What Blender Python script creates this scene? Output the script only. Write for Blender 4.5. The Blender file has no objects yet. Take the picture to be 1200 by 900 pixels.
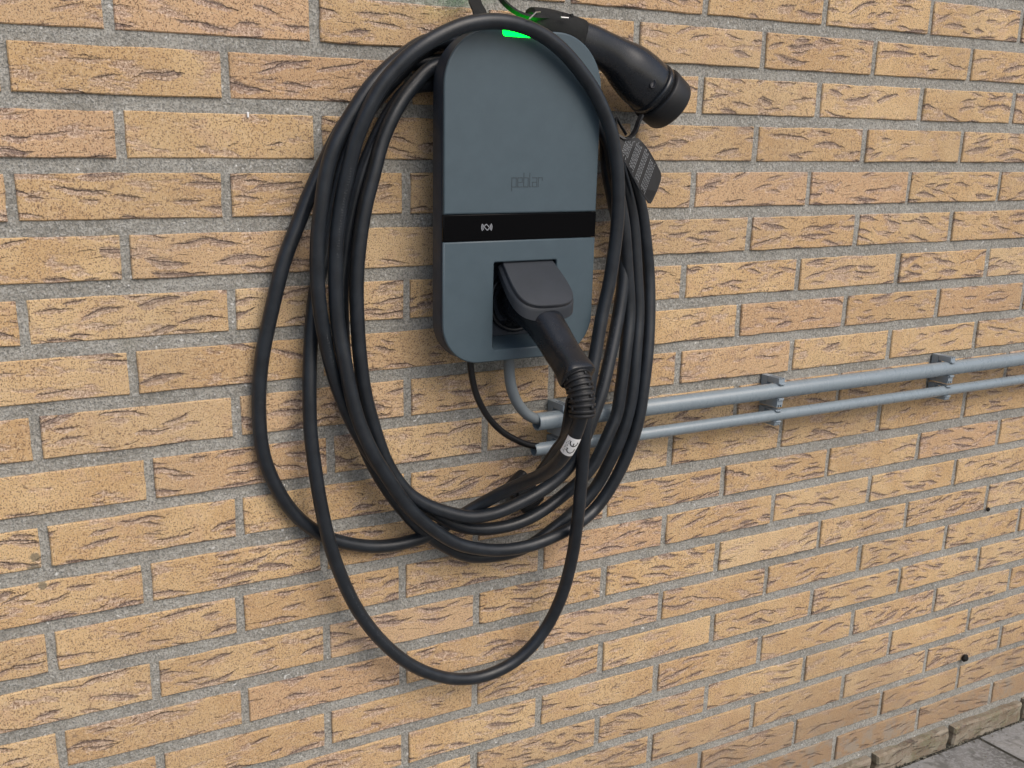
import bpy, bmesh, math, random
from mathutils import Vector, Matrix, noise
random.seed(7)
scn = bpy.context.scene
col = scn.collection

# ------------------------------------------------------------------ camera
# wall plane is y = 0 (brick faces), the open side is -y, ground is z = 0
Z0 = 1.29                                   # height of the reference brick course above the paving
F, CX, CY = 1259.829, 552.574, 540.7515      # camera solved from the brick courses
CAM = Vector((-0.01455, -1.19282, -0.15172))
A_, B_, C_ = -0.51169, -0.28793, -0.01339
ROT = Matrix.Rotation(A_, 3, 'Z') @ Matrix.Rotation(B_, 3, 'X') @ Matrix.Rotation(C_, 3, 'Y')
camd = bpy.data.cameras.new('camera'); cam = bpy.data.objects.new('camera', camd); col.objects.link(cam)
camd.sensor_width = 36; camd.lens = F / 1200 * 36
camd.shift_x = (600 - CX) / 1200; camd.shift_y = (CY - 450) / 1200
camd.clip_start = 0.02; camd.clip_end = 4000
R_, FW, UP = ROT.col[0], ROT.col[1], ROT.col[2]
M4 = Matrix((R_, UP, -FW)).transposed().to_4x4()
M4.translation = CAM + Vector((0, 0, Z0))
cam.matrix_world = M4
scn.camera = cam

# ------------------------------------------------------------------ light
SUN_EL, SUN_AZ = math.radians(47), math.radians(165)     # high, from in front of the wall and to the right
wd = bpy.data.worlds.new('World'); scn.world = wd; wd.use_nodes = True
nt = wd.node_tree; bg = nt.nodes['Background']
sky = nt.nodes.new('ShaderNodeTexSky'); sky.sky_type = 'NISHITA'; sky.sun_disc = False
sky.sun_elevation = SUN_EL; sky.sun_rotation = SUN_AZ; sky.dust_density = 4.0; sky.ozone_density = 1.0; sky.air_density = 1.0
nt.links.new(sky.outputs[0], bg.inputs[0]); bg.inputs[1].default_value = 0.115
sd = bpy.data.lights.new('sun', 'SUN'); sd.energy = 1.0; sd.angle = math.radians(45); sd.color = (1, .955, .89)
sun = bpy.data.objects.new('sun', sd); col.objects.link(sun)
dirv = Vector((math.sin(SUN_AZ) * math.cos(SUN_EL), math.cos(SUN_AZ) * math.cos(SUN_EL), math.sin(SUN_EL)))
sun.rotation_euler = dirv.to_track_quat('Z', 'Y').to_euler(); sun.location = (1, -3, 4)
scn.view_settings.view_transform = 'Standard'; scn.view_settings.look = 'None'
scn.view_settings.exposure = 0.30; scn.view_settings.gamma = 1.0

# ------------------------------------------------------------------ helpers
def at(x, y, d):
    """measured point -> 3D point at distance d in front of the wall"""
    dr = ROT @ Vector(((x - CX) / F, 1, -(y - CY) / F))
    t = (-d - CAM.y) / dr.y
    q = CAM + dr * t
    return Vector((q.x, q.y, q.z + Z0))
def W(x, d, z): return Vector((x, -d, z + Z0))

def link(name, me, m=None, parent=None, smooth=False):
    o = bpy.data.objects.new(name, me); col.objects.link(o)
    if m is not None:
        if len(me.materials): me.materials[0] = m
        else: me.materials.append(m)
    if parent is not None:
        o.parent = parent
        o.matrix_parent_inverse = Matrix.Translation(parent.location).inverted()
    if smooth: me.polygons.foreach_set('use_smooth', [True] * len(me.polygons))
    return o
def build(name, vf, m, parent=None, smooth=False):
    me = bpy.data.meshes.new(name); me.from_pydata([tuple(v) for v in vf[0]], [], vf[1]); me.update()
    bm = bmesh.new(); bm.from_mesh(me); bmesh.ops.recalc_face_normals(bm, faces=bm.faces); bm.to_mesh(me); bm.free()
    return link(name, me, m, parent, smooth)
def merge(*parts):
    V, Fs = [], []
    for v, f in parts:
        n = len(V); V += list(v); Fs += [tuple(i + n for i in g) for g in f]
    return V, Fs
def empty(name, loc, label, cat, group=None):
    o = bpy.data.objects.new(name, None); col.objects.link(o); o.location = loc; o.empty_display_size = .05
    o['label'] = label; o['category'] = cat
    if group: o['group'] = group
    return o
def tag(o, label, cat, group=None):
    o['label'] = label; o['category'] = cat
    if group: o['group'] = group
    return o

def box(c, s, rot=None, bev=0):
    """rounded box: centre c, full size s"""
    bm = bmesh.new(); bmesh.ops.create_cube(bm, size=1)
    for v in bm.verts: v.co = Vector((v.co.x * s[0], v.co.y * s[1], v.co.z * s[2]))
    if bev: bmesh.ops.bevel(bm, geom=list(bm.edges), offset=bev, segments=2, affect='EDGES', profile=.5)
    M = (rot.to_4x4() if rot else Matrix.Identity(4))
    V = [M @ v.co + Vector(c) for v in bm.verts]; bm.verts.index_update()
    Fs = [tuple(v.index for v in f.verts) for f in bm.faces]; bm.free()
    return V, Fs

def crom(P, step=.006):
    """catmull-rom through points, resampled"""
    P = [Vector(p) for p in P]; n = len(P); out = []
    for i in range(n - 1):
        p0 = P[max(i - 1, 0)]; p1 = P[i]; p2 = P[i + 1]; p3 = P[min(i + 2, n - 1)]
        d = (p2 - p1).length
        if d < 1e-6: continue
        k = max(1, int(d / step + .5))
        # centripetal
        t0 = 0; t1 = t0 + max((p1 - p0).length, 1e-5) ** .5; t2 = t1 + d ** .5; t3 = t2 + max((p3 - p2).length, 1e-5) ** .5
        for j in range(k):
            t = t1 + (t2 - t1) * j / k
            a1 = p0 * ((t1 - t) / (t1 - t0)) + p1 * ((t - t0) / (t1 - t0)) if i else p1
            a2 = p1 * ((t2 - t) / (t2 - t1)) + p2 * ((t - t1) / (t2 - t1))
            a3 = p2 * ((t3 - t) / (t3 - t2)) + p3 * ((t - t2) / (t3 - t2)) if i < n - 2 else p2
            if not i: a1 = p1 - (p2 - p1) * 0 + (p2 - p1) * ((t - t1) / (t2 - t1)) * 0 + (a2 - p1)
            if i == n - 2: a3 = a2
            b1 = a1 * ((t2 - t) / (t2 - t0)) + a2 * ((t - t0) / (t2 - t0)) if i else a2
            b2 = a2 * ((t3 - t) / (t3 - t1)) + a3 * ((t - t1) / (t3 - t1)) if i < n - 2 else a2
            out.append(b1 * ((t2 - t) / (t2 - t1)) + b2 * ((t - t1) / (t2 - t1)))
    out.append(P[-1]); return out
def smoothpath(Q, it=3):
    for _ in range(it):
        Q = [Q[0]] + [(Q[i - 1] + Q[i] * 2 + Q[i + 1]) / 4 for i in range(1, len(Q) - 1)] + [Q[-1]]
    return Q
def frames(Q):
    T = [(Q[min(i + 1, len(Q) - 1)] - Q[max(i - 1, 0)]).normalized() for i in range(len(Q))]
    n = T[0].cross(Vector((0, 1, 0)));  n = (n if n.length > .1 else T[0].cross(Vector((0, 0, 1)))).normalized()
    N = []
    for t in T:
        n = (n - t * n.dot(t)).normalized(); N.append(n)
    return T, N
def tube(Q, r, seg=14, caps=True, step=None):
    if step: Q = crom(Q, step)
    T, N = frames(Q); V = []; Fs = []
    for i, q in enumerate(Q):
        b = T[i].cross(N[i]); rr = r(i / (len(Q) - 1)) if callable(r) else r
        for k in range(seg):
            a = 2 * math.pi * k / seg; V.append(q + (N[i] * math.cos(a) + b * math.sin(a)) * rr)
    for i in range(len(Q) - 1):
        for k in range(seg):
            k2 = (k + 1) % seg; Fs.append((i * seg + k, i * seg + k2, (i + 1) * seg + k2, (i + 1) * seg + k))
    if caps: Fs.append(tuple(range(seg))); Fs.append(tuple(range(len(V) - seg, len(V))))
    return V, Fs
def ribbon(Q, w, t, side, step=.004):
    """flat strap: path Q, width w along side vector, thickness t"""
    Q = crom(Q, step); V = []; Fs = []
    for i, q in enumerate(Q):
        T = (Q[min(i + 1, len(Q) - 1)] - Q[max(i - 1, 0)]).normalized()
        s = side(i / (len(Q) - 1)) if callable(side) else Vector(side)
        s = (s - T * s.dot(T)).normalized(); n = T.cross(s)
        ww = w(i / (len(Q) - 1)) if callable(w) else w
        for a, b in ((-.5, -.5), (.5, -.5), (.5, .5), (-.5, .5)): V.append(q + s * ww * a + n * t * b)
    for i in range(len(Q) - 1):
        for k in range(4): Fs.append((i * 4 + k, i * 4 + (k + 1) % 4, i * 4 + 4 + (k + 1) % 4, i * 4 + 4 + k))
    Fs += [(0, 1, 2, 3), tuple(range(len(V) - 4, len(V)))]
    return V, Fs
def loft(S, side, seg=28, sub=6, caps=True):
    """S = [(centre, half width along side, half height, exponent)], smoothly interpolated"""
    C = [Vector(s[0]) for s in S]; n = len(S); rows = []
    def cr(a, b, c, d, t): return .5 * ((2 * b) + (c - a) * t + (2 * a - 5 * b + 4 * c - d) * t * t + (3 * b - a - 3 * c + d) * t ** 3)
    for i in range(n - 1):
        for j in range(sub + (1 if i == n - 2 else 0)):
            t = j / sub; a, b, c, d = max(i - 1, 0), i, i + 1, min(i + 2, n - 1)
            rows.append((cr(C[a], C[b], C[c], C[d], t), *[cr(S[a][k], S[b][k], S[c][k], S[d][k], t) for k in (1, 2, 3)]))
    V = []; Fs = []; side = Vector(side)
    for i, (c, hw, hh, e) in enumerate(rows):
        T = (rows[min(i + 1, len(rows) - 1)][0] - rows[max(i - 1, 0)][0]).normalized()
        s = (side - T * side.dot(T)).normalized(); u = T.cross(s)
        for k in range(seg):
            a = 2 * math.pi * k / seg; ca, sa = math.cos(a), math.sin(a)
            V.append(c + s * hw * math.copysign(abs(ca) ** (2 / e), ca) + u * hh * math.copysign(abs(sa) ** (2 / e), sa))
    for i in range(len(rows) - 1):
        for k in range(seg):
            k2 = (k + 1) % seg; Fs.append((i * seg + k, i * seg + k2, (i + 1) * seg + k2, (i + 1) * seg + k))
    if caps: Fs.append(tuple(range(seg))); Fs.append(tuple(range(len(V) - seg, len(V))))
    return V, Fs
def lathe(prof, o, axis, up, seg=32):
    """profile [(along axis, radius)] turned about axis through o"""
    axis = Vector(axis).normalized(); up = Vector(up); up = (up - axis * up.dot(axis)).normalized(); s = axis.cross(up)
    V = []; Fs = []
    for a, r in prof:
        for k in range(seg):
            t = 2 * math.pi * k / seg; V.append(Vector(o) + axis * a + (up * math.cos(t) + s * math.sin(t)) * r)
    for i in range(len(prof) - 1):
        for k in range(seg):
            k2 = (k + 1) % seg; Fs.append((i * seg + k, i * seg + k2, (i + 1) * seg + k2, (i + 1) * seg + k))
    if prof[0][1] > 1e-5: Fs.append(tuple(range(seg)))
    if prof[-1][1] > 1e-5: Fs.append(tuple(range(len(V) - seg, len(V))))
    return V, Fs
def plate(name, outlines, d0, d1, bev, m, parent, smooth=False):
    """flat outline(s) in wall x,z (z relative to the reference course), from depth d0 out to d1, bevelled rim; later outlines are holes"""
    cu = bpy.data.curves.new(name, 'CURVE'); cu.dimensions = '2D'; cu.fill_mode = 'BOTH'
    for pts in outlines:
        sp = cu.splines.new('POLY'); sp.points.add(len(pts) - 1)
        for i, (x, z) in enumerate(pts): sp.points[i].co = (x, z, 0, 1)
        sp.use_cyclic_u = True
    cu.extrude = max((d1 - d0) / 2 - bev, 1e-5); cu.bevel_depth = bev; cu.bevel_resolution = 2 if bev else 0; cu.offset = -bev
    ob = bpy.data.objects.new(name, cu); col.objects.link(ob)
    dg = bpy.context.evaluated_depsgraph_get()
    me = bpy.data.meshes.new_from_object(ob.evaluated_get(dg)); bpy.data.objects.remove(ob)
    dm = (d0 + d1) / 2
    me.transform(Matrix(((1, 0, 0, 0), (0, 0, -1, -dm), (0, 1, 0, Z0), (0, 0, 0, 1))))
    bm = bmesh.new(); bm.from_mesh(me); bmesh.ops.remove_doubles(bm, verts=bm.verts, dist=1e-6); bmesh.ops.recalc_face_normals(bm, faces=bm.faces); bm.to_mesh(me); bm.free()
    me.name = name
    return link(name, me, m, parent)
def rrect(x0, z0, x1, z1, rs, n=14):
    """rounded rectangle, radii (bottom-left, bottom-right, top-right, top-left)"""
    P = []
    for (cx, cz, r, a0) in ((x0 + rs[0], z0 + rs[0], rs[0], 180), (x1 - rs[1], z0 + rs[1], rs[1], 270), (x1 - rs[2], z1 - rs[2], rs[2], 0), (x0 + rs[3], z1 - rs[3], rs[3], 90)):
        for k in range(n + 1):
            a = math.radians(a0 + 90 * k / n); P.append((cx + r * math.cos(a), cz + r * math.sin(a)))
    return P
def clipz(P, z, keep_above):
    """cut a closed outline by a horizontal line"""
    out = []
    for i, a in enumerate(P):
        b = P[(i + 1) % len(P)]; ia = (a[1] >= z) == keep_above; ib = (b[1] >= z) == keep_above
        if ia: out.append(a)
        if ia != ib:
            t = (z - a[1]) / (b[1] - a[1]); out.append((a[0] + (b[0] - a[0]) * t, z))
    res = []
    for q in out:
        if not res or (abs(q[0] - res[-1][0]) + abs(q[1] - res[-1][1])) > 1e-6: res.append(q)
    return res

# ------------------------------------------------------------------ materials
class NT:
    def __init__(s, name):
        s.m = bpy.data.materials.new(name); s.m.use_nodes = True; s.t = s.m.node_tree; s.b = s.t.nodes['Principled BSDF']
    def n(s, typ, **kw):
        nd = s.t.nodes.new('ShaderNode' + typ)
        for k, v in kw.items(): setattr(nd, k, v)
        return nd
    def L(s, a, b): s.t.links.new(a, b)
    def val(s, sock, v):
        if hasattr(v, 'links') or isinstance(v, bpy.types.NodeSocket): s.L(v, sock)
        else: sock.default_value = v
    def math(s, op, a, b=None, c=None, clamp=False):
        nd = s.n('Math', operation=op, use_clamp=clamp); s.val(nd.inputs[0], a)
        if b is not None: s.val(nd.inputs[1], b)
        if c is not None: s.val(nd.inputs[2], c)
        return nd.outputs[0]
    def vm(s, op, a, b=None):
        nd = s.n('VectorMath', operation=op); s.val(nd.inputs[0], a)
        if b is not None: s.val(nd.inputs[1], b)
        return nd.outputs[0]
    def noise(s, vec, scale, detail=2, rough=.5, dist=0, out=0):
        nd = s.n('TexNoise'); s.val(nd.inputs['Vector'], vec); nd.inputs['Scale'].default_value = scale
        nd.inputs['Detail'].default_value = detail; nd.inputs['Roughness'].default_value = rough; nd.inputs['Distortion'].default_value = dist
        return nd.outputs[out]
    def mr(s, v, a, b, c=0, d=1, typ='SMOOTHSTEP'):
        nd = s.n('MapRange', interpolation_type=typ); s.val(nd.inputs[0], v)
        for k, q in enumerate((a, b, c, d)): nd.inputs[k + 1].default_value = q
        return nd.outputs[0]
    def mix(s, f, a, b, mode='MIX'):
        nd = s.n('Mix', data_type='RGBA', blend_type=mode); s.val(nd.inputs[0], f)
        for k, q in ((6, a), (7, b)):
            if isinstance(q, tuple): nd.inputs[k].default_value = (*q, 1) if len(q) == 3 else q
            else: s.L(q, nd.inputs[k])
        return nd.outputs[2]
    def bump(s, h, strength, dist, prev=None):
        nd = s.n('Bump'); nd.inputs['Strength'].default_value = strength; nd.inputs['Distance'].default_value = dist; s.L(h, nd.inputs['Height'])
        if prev is not None: s.L(prev, nd.inputs['Normal'])
        return nd.outputs[0]

def mat_brick(name, plinth=False):
    g = NT(name)
    oc = g.n('TexCoord').outputs['Object']
    pos = g.n('NewGeometry').outputs['Position']
    sa = g.n('Attribute', attribute_name='seed'); seed = sa.outputs['Fac']
    off = g.n('CombineXYZ'); g.L(g.math('MULTIPLY', seed, 37.0), off.inputs[0]); g.L(g.math('MULTIPLY', seed, 91.0), off.inputs[1]); g.L(g.math('MULTIPLY', seed, 53.0), off.inputs[2])
    v = g.vm('ADD', oc, off.outputs[0])
    # per brick tilt of the creases
    rt = g.n('VectorRotate', rotation_type='Y_AXIS'); g.L(v, rt.inputs['Vector']); g.L(g.math('MULTIPLY', g.math('SUBTRACT', g.math('FRACT', g.math('MULTIPLY', seed, 17.3)), .5), .22), rt.inputs['Angle'])
    wob = g.noise(v, 45, 3, .65, 0, 1)
    vw = g.vm('ADD', rt.outputs[0], g.vm('MULTIPLY', g.vm('SUBTRACT', wob, (.5, .5, .5)), (.010, .0, .0075)))
    grain = g.noise(v, 640, 1, .6)
    grain2 = g.noise(v, 360, 3, .8)
    sx_ = g.n('SeparateXYZ'); g.L(vw, sx_.inputs[0])
    jag = g.math('MULTIPLY', g.math('SUBTRACT', grain2, .5), .0034)
    busy = g.math('MULTIPLY_ADD', g.math('FRACT', g.math('MULTIPLY', seed, 5.13)), .9, .5)
    def tears(cx, cz, shift, prob, L0, L1, w0, w1):
        """short tapering drag marks, one per cell"""
        cb_ = g.n('CombineXYZ'); g.L(g.math('MULTIPLY_ADD', sx_.outputs[0], 1 / cx, shift), cb_.inputs[0]); g.L(g.math('MULTIPLY_ADD', sx_.outputs[2], 1 / cz, shift * .7), cb_.inputs[1])
        vo = g.n('TexVoronoi', voronoi_dimensions='2D', feature='F1'); g.L(cb_.outputs[0], vo.inputs['Vector']); vo.inputs['Scale'].default_value = 1; vo.inputs['Randomness'].default_value = .9
        dl = g.vm('SUBTRACT', cb_.outputs[0], vo.outputs['Position']); ds = g.n('SeparateXYZ'); g.L(dl, ds.inputs[0])
        dx = g.math('MULTIPLY', ds.outputs[0], cx); dz = g.math('MULTIPLY', ds.outputs[1], cz)
        c3 = g.n('SeparateXYZ'); g.L(vo.outputs['Color'], c3.inputs[0])
        sl = g.math('MULTIPLY', g.math('SUBTRACT', c3.outputs[0], .5), .48)
        zr = g.math('SUBTRACT', dz, g.math('MULTIPLY', dx, sl))
        zr = g.math('ADD', zr, g.math('MULTIPLY', g.math('MULTIPLY', dx, dx), g.math('MULTIPLY', g.math('SUBTRACT', c3.outputs[2], .5), 14.)))
        L = g.math('MULTIPLY_ADD', c3.outputs[1], L1 - L0, L0)
        q = g.math('DIVIDE', dx, L)
        fall = g.math('SUBTRACT', 1.0, g.math('MULTIPLY', q, q))
        w = g.math('MULTIPLY_ADD', g.math('FRACT', g.math('MULTIPLY', c3.outputs[2], 9.7)), w1 - w0, w0)
        on = g.math('LESS_THAN', g.math('FRACT', g.math('MULTIPLY', c3.outputs[1], 5.3)), g.math('MULTIPLY', busy, prob))
        core = g.math('SUBTRACT', g.math('MULTIPLY', w, fall), g.math('ABSOLUTE', g.math('ADD', zr, jag)))
        core = g.math('MULTIPLY', g.mr(core, -.0002, .0007), on)
        zone = g.math('SUBTRACT', g.math('MULTIPLY', g.math('MULTIPLY_ADD', w, 1.6, .0022), g.math('MULTIPLY_ADD', q, -.5, fall)), g.math('ABSOLUTE', g.math('ADD', g.math('ADD', zr, .0016), g.math('MULTIPLY', jag, 1.6))))
        zone = g.math('MULTIPLY', g.mr(zone, -.0008, .0016), on)
        return core, zone
    c1, z1 = tears(.066, .020, 0, .60, .014, .036, .0005, .0023)
    c2, z2 = tears(.047, .014, 5.3, .36, .009, .022, .0003, .0013)
    c4, z4 = tears(.030, .0085, 9.1, .18, .005, .013, .0001, .0008)
    crease = g.math('MAXIMUM', c1, g.math('MAXIMUM', g.math('MULTIPLY', c2, .85), g.math('MULTIPLY', c4, .6)))
    patch = g.math('MULTIPLY', g.mr(g.noise(g.vm('MULTIPLY', vw, (20, 20, 70)), 1.0, 3, .65), .53, .66), .9)
    rough_zone = g.math('MAXIMUM', g.math('MAXIMUM', z1, g.math('MULTIPLY', z2, .85)), patch)
    # colours
    big = g.noise(v, 14, 3, .6)
    if plinth:
        base = g.mix(g.mr(big, .35, .65), (.20, .165, .12), (.29, .26, .21))
        base = g.mix(g.mr(g.noise(v, 30, 3, .6), .5, .66), base, (.19, .19, .125))
    else:
        base = g.mix(g.mr(big, .35, .65), (.590, .392, .200), (.680, .484, .264))
        tint = g.math('FRACT', g.math('MULTIPLY', seed, 7.77))
        base = g.mix(g.math('MULTIPLY', g.mr(tint, .72, .98), .8), base, (.59, .385, .235))
        base = g.mix(g.math('MULTIPLY', g.mr(g.math('FRACT', g.math('MULTIPLY', seed, 23.7)), .6, 1), .4), base, (.70, .54, .34))
        base = g.mix(g.math('MULTIPLY', g.mr(g.noise(v, 40, 2, .6), .52, .72), .5), base, (.57, .38, .255))
        base = g.mix(g.math('MULTIPLY', g.mr(g.math('FRACT', g.math('MULTIPLY', seed, 3.31)), 0, 1), .42), base, (.47, .30, .16))
    base = g.mix(g.math('MULTIPLY', g.mr(grain2, .50, .64), .5), base, (.76, .60, .41) if not plinth else (.30, .28, .22))
    zone_grain = g.mix(g.mr(grain2, .46, .56), (.27, .195, .185), (.70, .56, .48)) if not plinth else g.mix(g.mr(grain2, .4, .6), (.10, .09, .06), (.24, .22, .17))
    base = g.mix(g.math('MULTIPLY', rough_zone, .62), base, zone_grain)
    spk = g.mr(grain, .56, .63)
    base = g.mix(g.math('MULTIPLY', spk, .88), base, (.21, .13, .08))
    base = g.mix(g.math('MULTIPLY', g.mr(g.noise(v, 210, 1, .5), .66, .74), .6), base, (.14, .09, .07))
    base = g.mix(g.math('MULTIPLY', crease, g.mr(grain2, .35, .6, .86, .42)), base, (.15, .112, .105))
    # grime low on the wall (splash from the paving) and odd stains
    sp = g.n('SeparateXYZ'); g.L(pos, sp.inputs[0])
    lowz = g.math('ADD', sp.outputs[2], g.math('MULTIPLY', g.math('SUBTRACT', g.noise(pos, 5, 3, .6), .5), .28))
    base = g.mix(g.math('MULTIPLY', g.mr(lowz, .30, .03), .72 if not plinth else .1), base, (.27, .185, .125))
    splash = g.math('MULTIPLY', g.mr(lowz, .20, .0), g.mr(g.noise(pos, 34, 4, .7), .46, .60))
    base = g.mix(g.math('MULTIPLY', splash, .7 if not plinth else .35), base, (.30, .285, .25) if not plinth else (.42, .40, .33))
    dirt = g.noise(pos, 2.4, 4, .6)
    base = g.mix(g.math('MULTIPLY', g.mr(dirt, .45, .75), .34), base, (.34, .26, .17))
    if not plinth:
        for (x, z, r) in ((.1075, 1.29 - .594, .0065), (.105, 1.29 - .610, .010), (.125, 1.29 - .608, .003), (.112, 1.29 - .628, .006)):
            dv = g.n('VectorMath', operation='DISTANCE'); g.L(g.vm('MULTIPLY', pos, (1, 0, 1)), dv.inputs[0]); dv.inputs[1].default_value = (x, 0, z)
            s_ = g.mr(g.math('ADD', dv.outputs['Value'], g.math('MULTIPLY', g.math('SUBTRACT', grain2, .5), .006)), r, r * .6)
            base = g.mix(g.math('MULTIPLY', s_, .75), base, (.17, .16, .12))
    g.L(base, g.b.inputs['Base Color']); g.b.inputs['Roughness'].default_value = .92
    g.b.inputs['Specular IOR Level'].default_value = .25
    h = g.math('SUBTRACT', g.math('MULTIPLY', grain2, .35), g.math('ADD', g.math('MULTIPLY', crease, 1.6), g.math('MULTIPLY', rough_zone, g.math('MULTIPLY', grain2, .9))))
    nb = g.bump(h, 1.0, .0016)
    nb = g.bump(grain, .55, .0007, nb)
    g.L(nb, g.b.inputs['Normal'])
    return g.m

def mat_mortar():
    g = NT('mortar'); oc = g.n('TexCoord').outputs['Object']
    a = g.noise(oc, 9, 4, .6); b = g.noise(oc, 260, 3, .75); c = g.noise(oc, 430, 1, .6); d = g.noise(oc, 90, 3, .7)
    base = g.mix(g.mr(a, .35, .65), (.285, .276, .245), (.378, .368, .332))
    base = g.mix(g.math('MULTIPLY', g.mr(b, .46, .62), .62), base, (.51, .505, .475))
    base = g.mix(g.math('MULTIPLY', g.mr(c, .50, .62), .62), base, (.14, .145, .14))
    base = g.mix(g.math('MULTIPLY', g.mr(d, .55, .7), .4), base, (.17, .165, .15))
    base = g.mix(g.mr(g.noise(oc, 190, 0), .82, .86), base, (.62, .62, .60))
    moss = g.math('MULTIPLY', g.mr(g.noise(oc, 6, 3, .6), .60, .74), g.mr(g.noise(oc, 80, 2, .6), .4, .6))
    base = g.mix(g.math('MULTIPLY', moss, .28), base, (.22, .21, .12))
    g.L(base, g.b.inputs['Base Color']); g.b.inputs['Roughness'].default_value = .95; g.b.inputs['Specular IOR Level'].default_value = .2
    nb = g.bump(d, .8, .004); nb = g.bump(b, 1, .0018, nb); nb = g.bump(c, .6, .0008, nb)
    g.L(nb, g.b.inputs['Normal']); return g.m

def mat_concrete():
    g = NT('paving_concrete'); oc = g.n('TexCoord').outputs['Object']
    a = g.noise(oc, 5, 4, .6); b = g.noise(oc, 150, 3, .75); c = g.noise(oc, 30, 3, .7)
    base = g.mix(g.mr(a, .35, .65), (.125, .125, .12), (.25, .25, .245))
    base = g.mix(g.math('MULTIPLY', g.mr(b, .45, .62), .6), base, (.34, .345, .35))
    base = g.mix(g.math('MULTIPLY', g.mr(c, .50, .64), .7), base, (.10, .10, .09))
    base = g.mix(g.math('MULTIPLY', g.mr(g.noise(oc, 12, 4, .7), .5, .7), .5), base, (.36, .355, .34))
    g.L(base, g.b.inputs['Base Color']); g.b.inputs['Roughness'].default_value = .9
    g.L(g.bump(b, .6, .002), g.b.inputs['Normal']); return g.m

def plain(name, colr, rough, spec=.5, bump=None, var=.0, metal=0, coat=0, emis=None, es=0, scuff=None):
    g = NT(name); b = g.b
    b.inputs['Base Color'].default_value = (*colr, 1); b.inputs['Roughness'].default_value = rough
    b.inputs['Specular IOR Level'].default_value = spec; b.inputs['Metallic'].default_value = metal; b.inputs['Coat Weight'].default_value = coat
    oc = g.n('TexCoord').outputs['Object']
    if var or scuff:
        base = g.mix(g.mr(g.noise(oc, 45, 4, .65), .3, .7), tuple(c * (1 - var) for c in colr), tuple(c * (1 + var) for c in colr))
        if scuff:
            base = g.mix(g.math('MULTIPLY', g.mr(g.noise(oc, 22, 5, .75), .55, .8), scuff), base, (.16, .16, .155))
        g.L(base, b.inputs['Base Color'])
        g.L(g.mr(g.noise(oc, 60, 4, .7), .2, .8, max(rough - .07, .02), rough + .09, 'LINEAR'), b.inputs['Roughness'])
    if bump: g.L(g.bump(g.noise(oc, bump[0], 2, .6), bump[1], bump[2]), b.inputs['Normal'])
    if emis: b.inputs['Emission Color'].default_value = (*emis, 1); b.inputs['Emission Strength'].default_value = es
    return g.m

M_brick = mat_brick('sand_faced_brick'); M_plinth = mat_brick('weathered_plinth_brick', True)
M_mortar = mat_mortar(); M_conc = mat_concrete()
M_rubber = plain('cable_rubber', (.0145, .0185, .024), .36, .5, (500, .25, .0004), .25, scuff=.10)
M_cover = plain('charger_front_paint', (.068, .100, .122), .36, .45, (1400, .22, .00015), .04)
M_shell = plain('charger_side_shell', (.034, .044, .060), .5, .45, (1200, .3, .0002), .1)
M_gloss = plain('display_glass', (.002, .002, .0025), .12, .12)
M_black = plain('black_plastic', (.0115, .014, .018), .24, .5, (1300, .35, .0002), .12)
M_lid = plain('lid_plastic', (.028, .033, .041), .5, .45, (1300, .45, .0003), .08)
M_deep = plain('socket_plastic', (.010, .012, .018), .45, .4)
M_cap = plain('dust_cap_rubber', (.0125, .0135, .0155), .48, .45, (900, .3, .0003), .1)
M_pipe = plain('grey_pvc', (.235, .285, .32), .27, .5, None, .04)
M_clip = plain('grey_clip_plastic', (.27, .325, .37), .45, .5, (700, .12, .0002), .05)
M_gcab = plain('grey_cable_sheath', (.18, .21, .23), .42, .5, (400, .15, .0003), .06)
M_bcab = plain('black_cable_sheath', (.012, .012, .013), .3, .5)
M_led = plain('green_light', (.0, .2, .03), .4, .3, emis=(.0, 1.0, .02), es=10)
M_white = plain('white_print', (.88, .89, .89), .5)
M_ink = plain('black_print', (.02, .02, .02), .5)
M_grey_print = plain('grey_print', (.26, .275, .30), .5)
M_tagprint = plain('faded_print', (.20, .21, .22), .5)
M_emboss = plain('embossed_letters', (.038, .055, .068), .35)
M_strap = plain('webbing', (.014, .015, .015), .8, .3, (900, .6, .0006), .2)
M_tag = plain('black_tag_card', (.018, .018, .019), .55, .4)
M_steel = plain('dull_steel', (.55, .55, .54), .35, metal=.9)
M_blob = plain('dark_lump', (.015, .014, .012), .7, .3, (300, .8, .002), .3)

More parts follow.
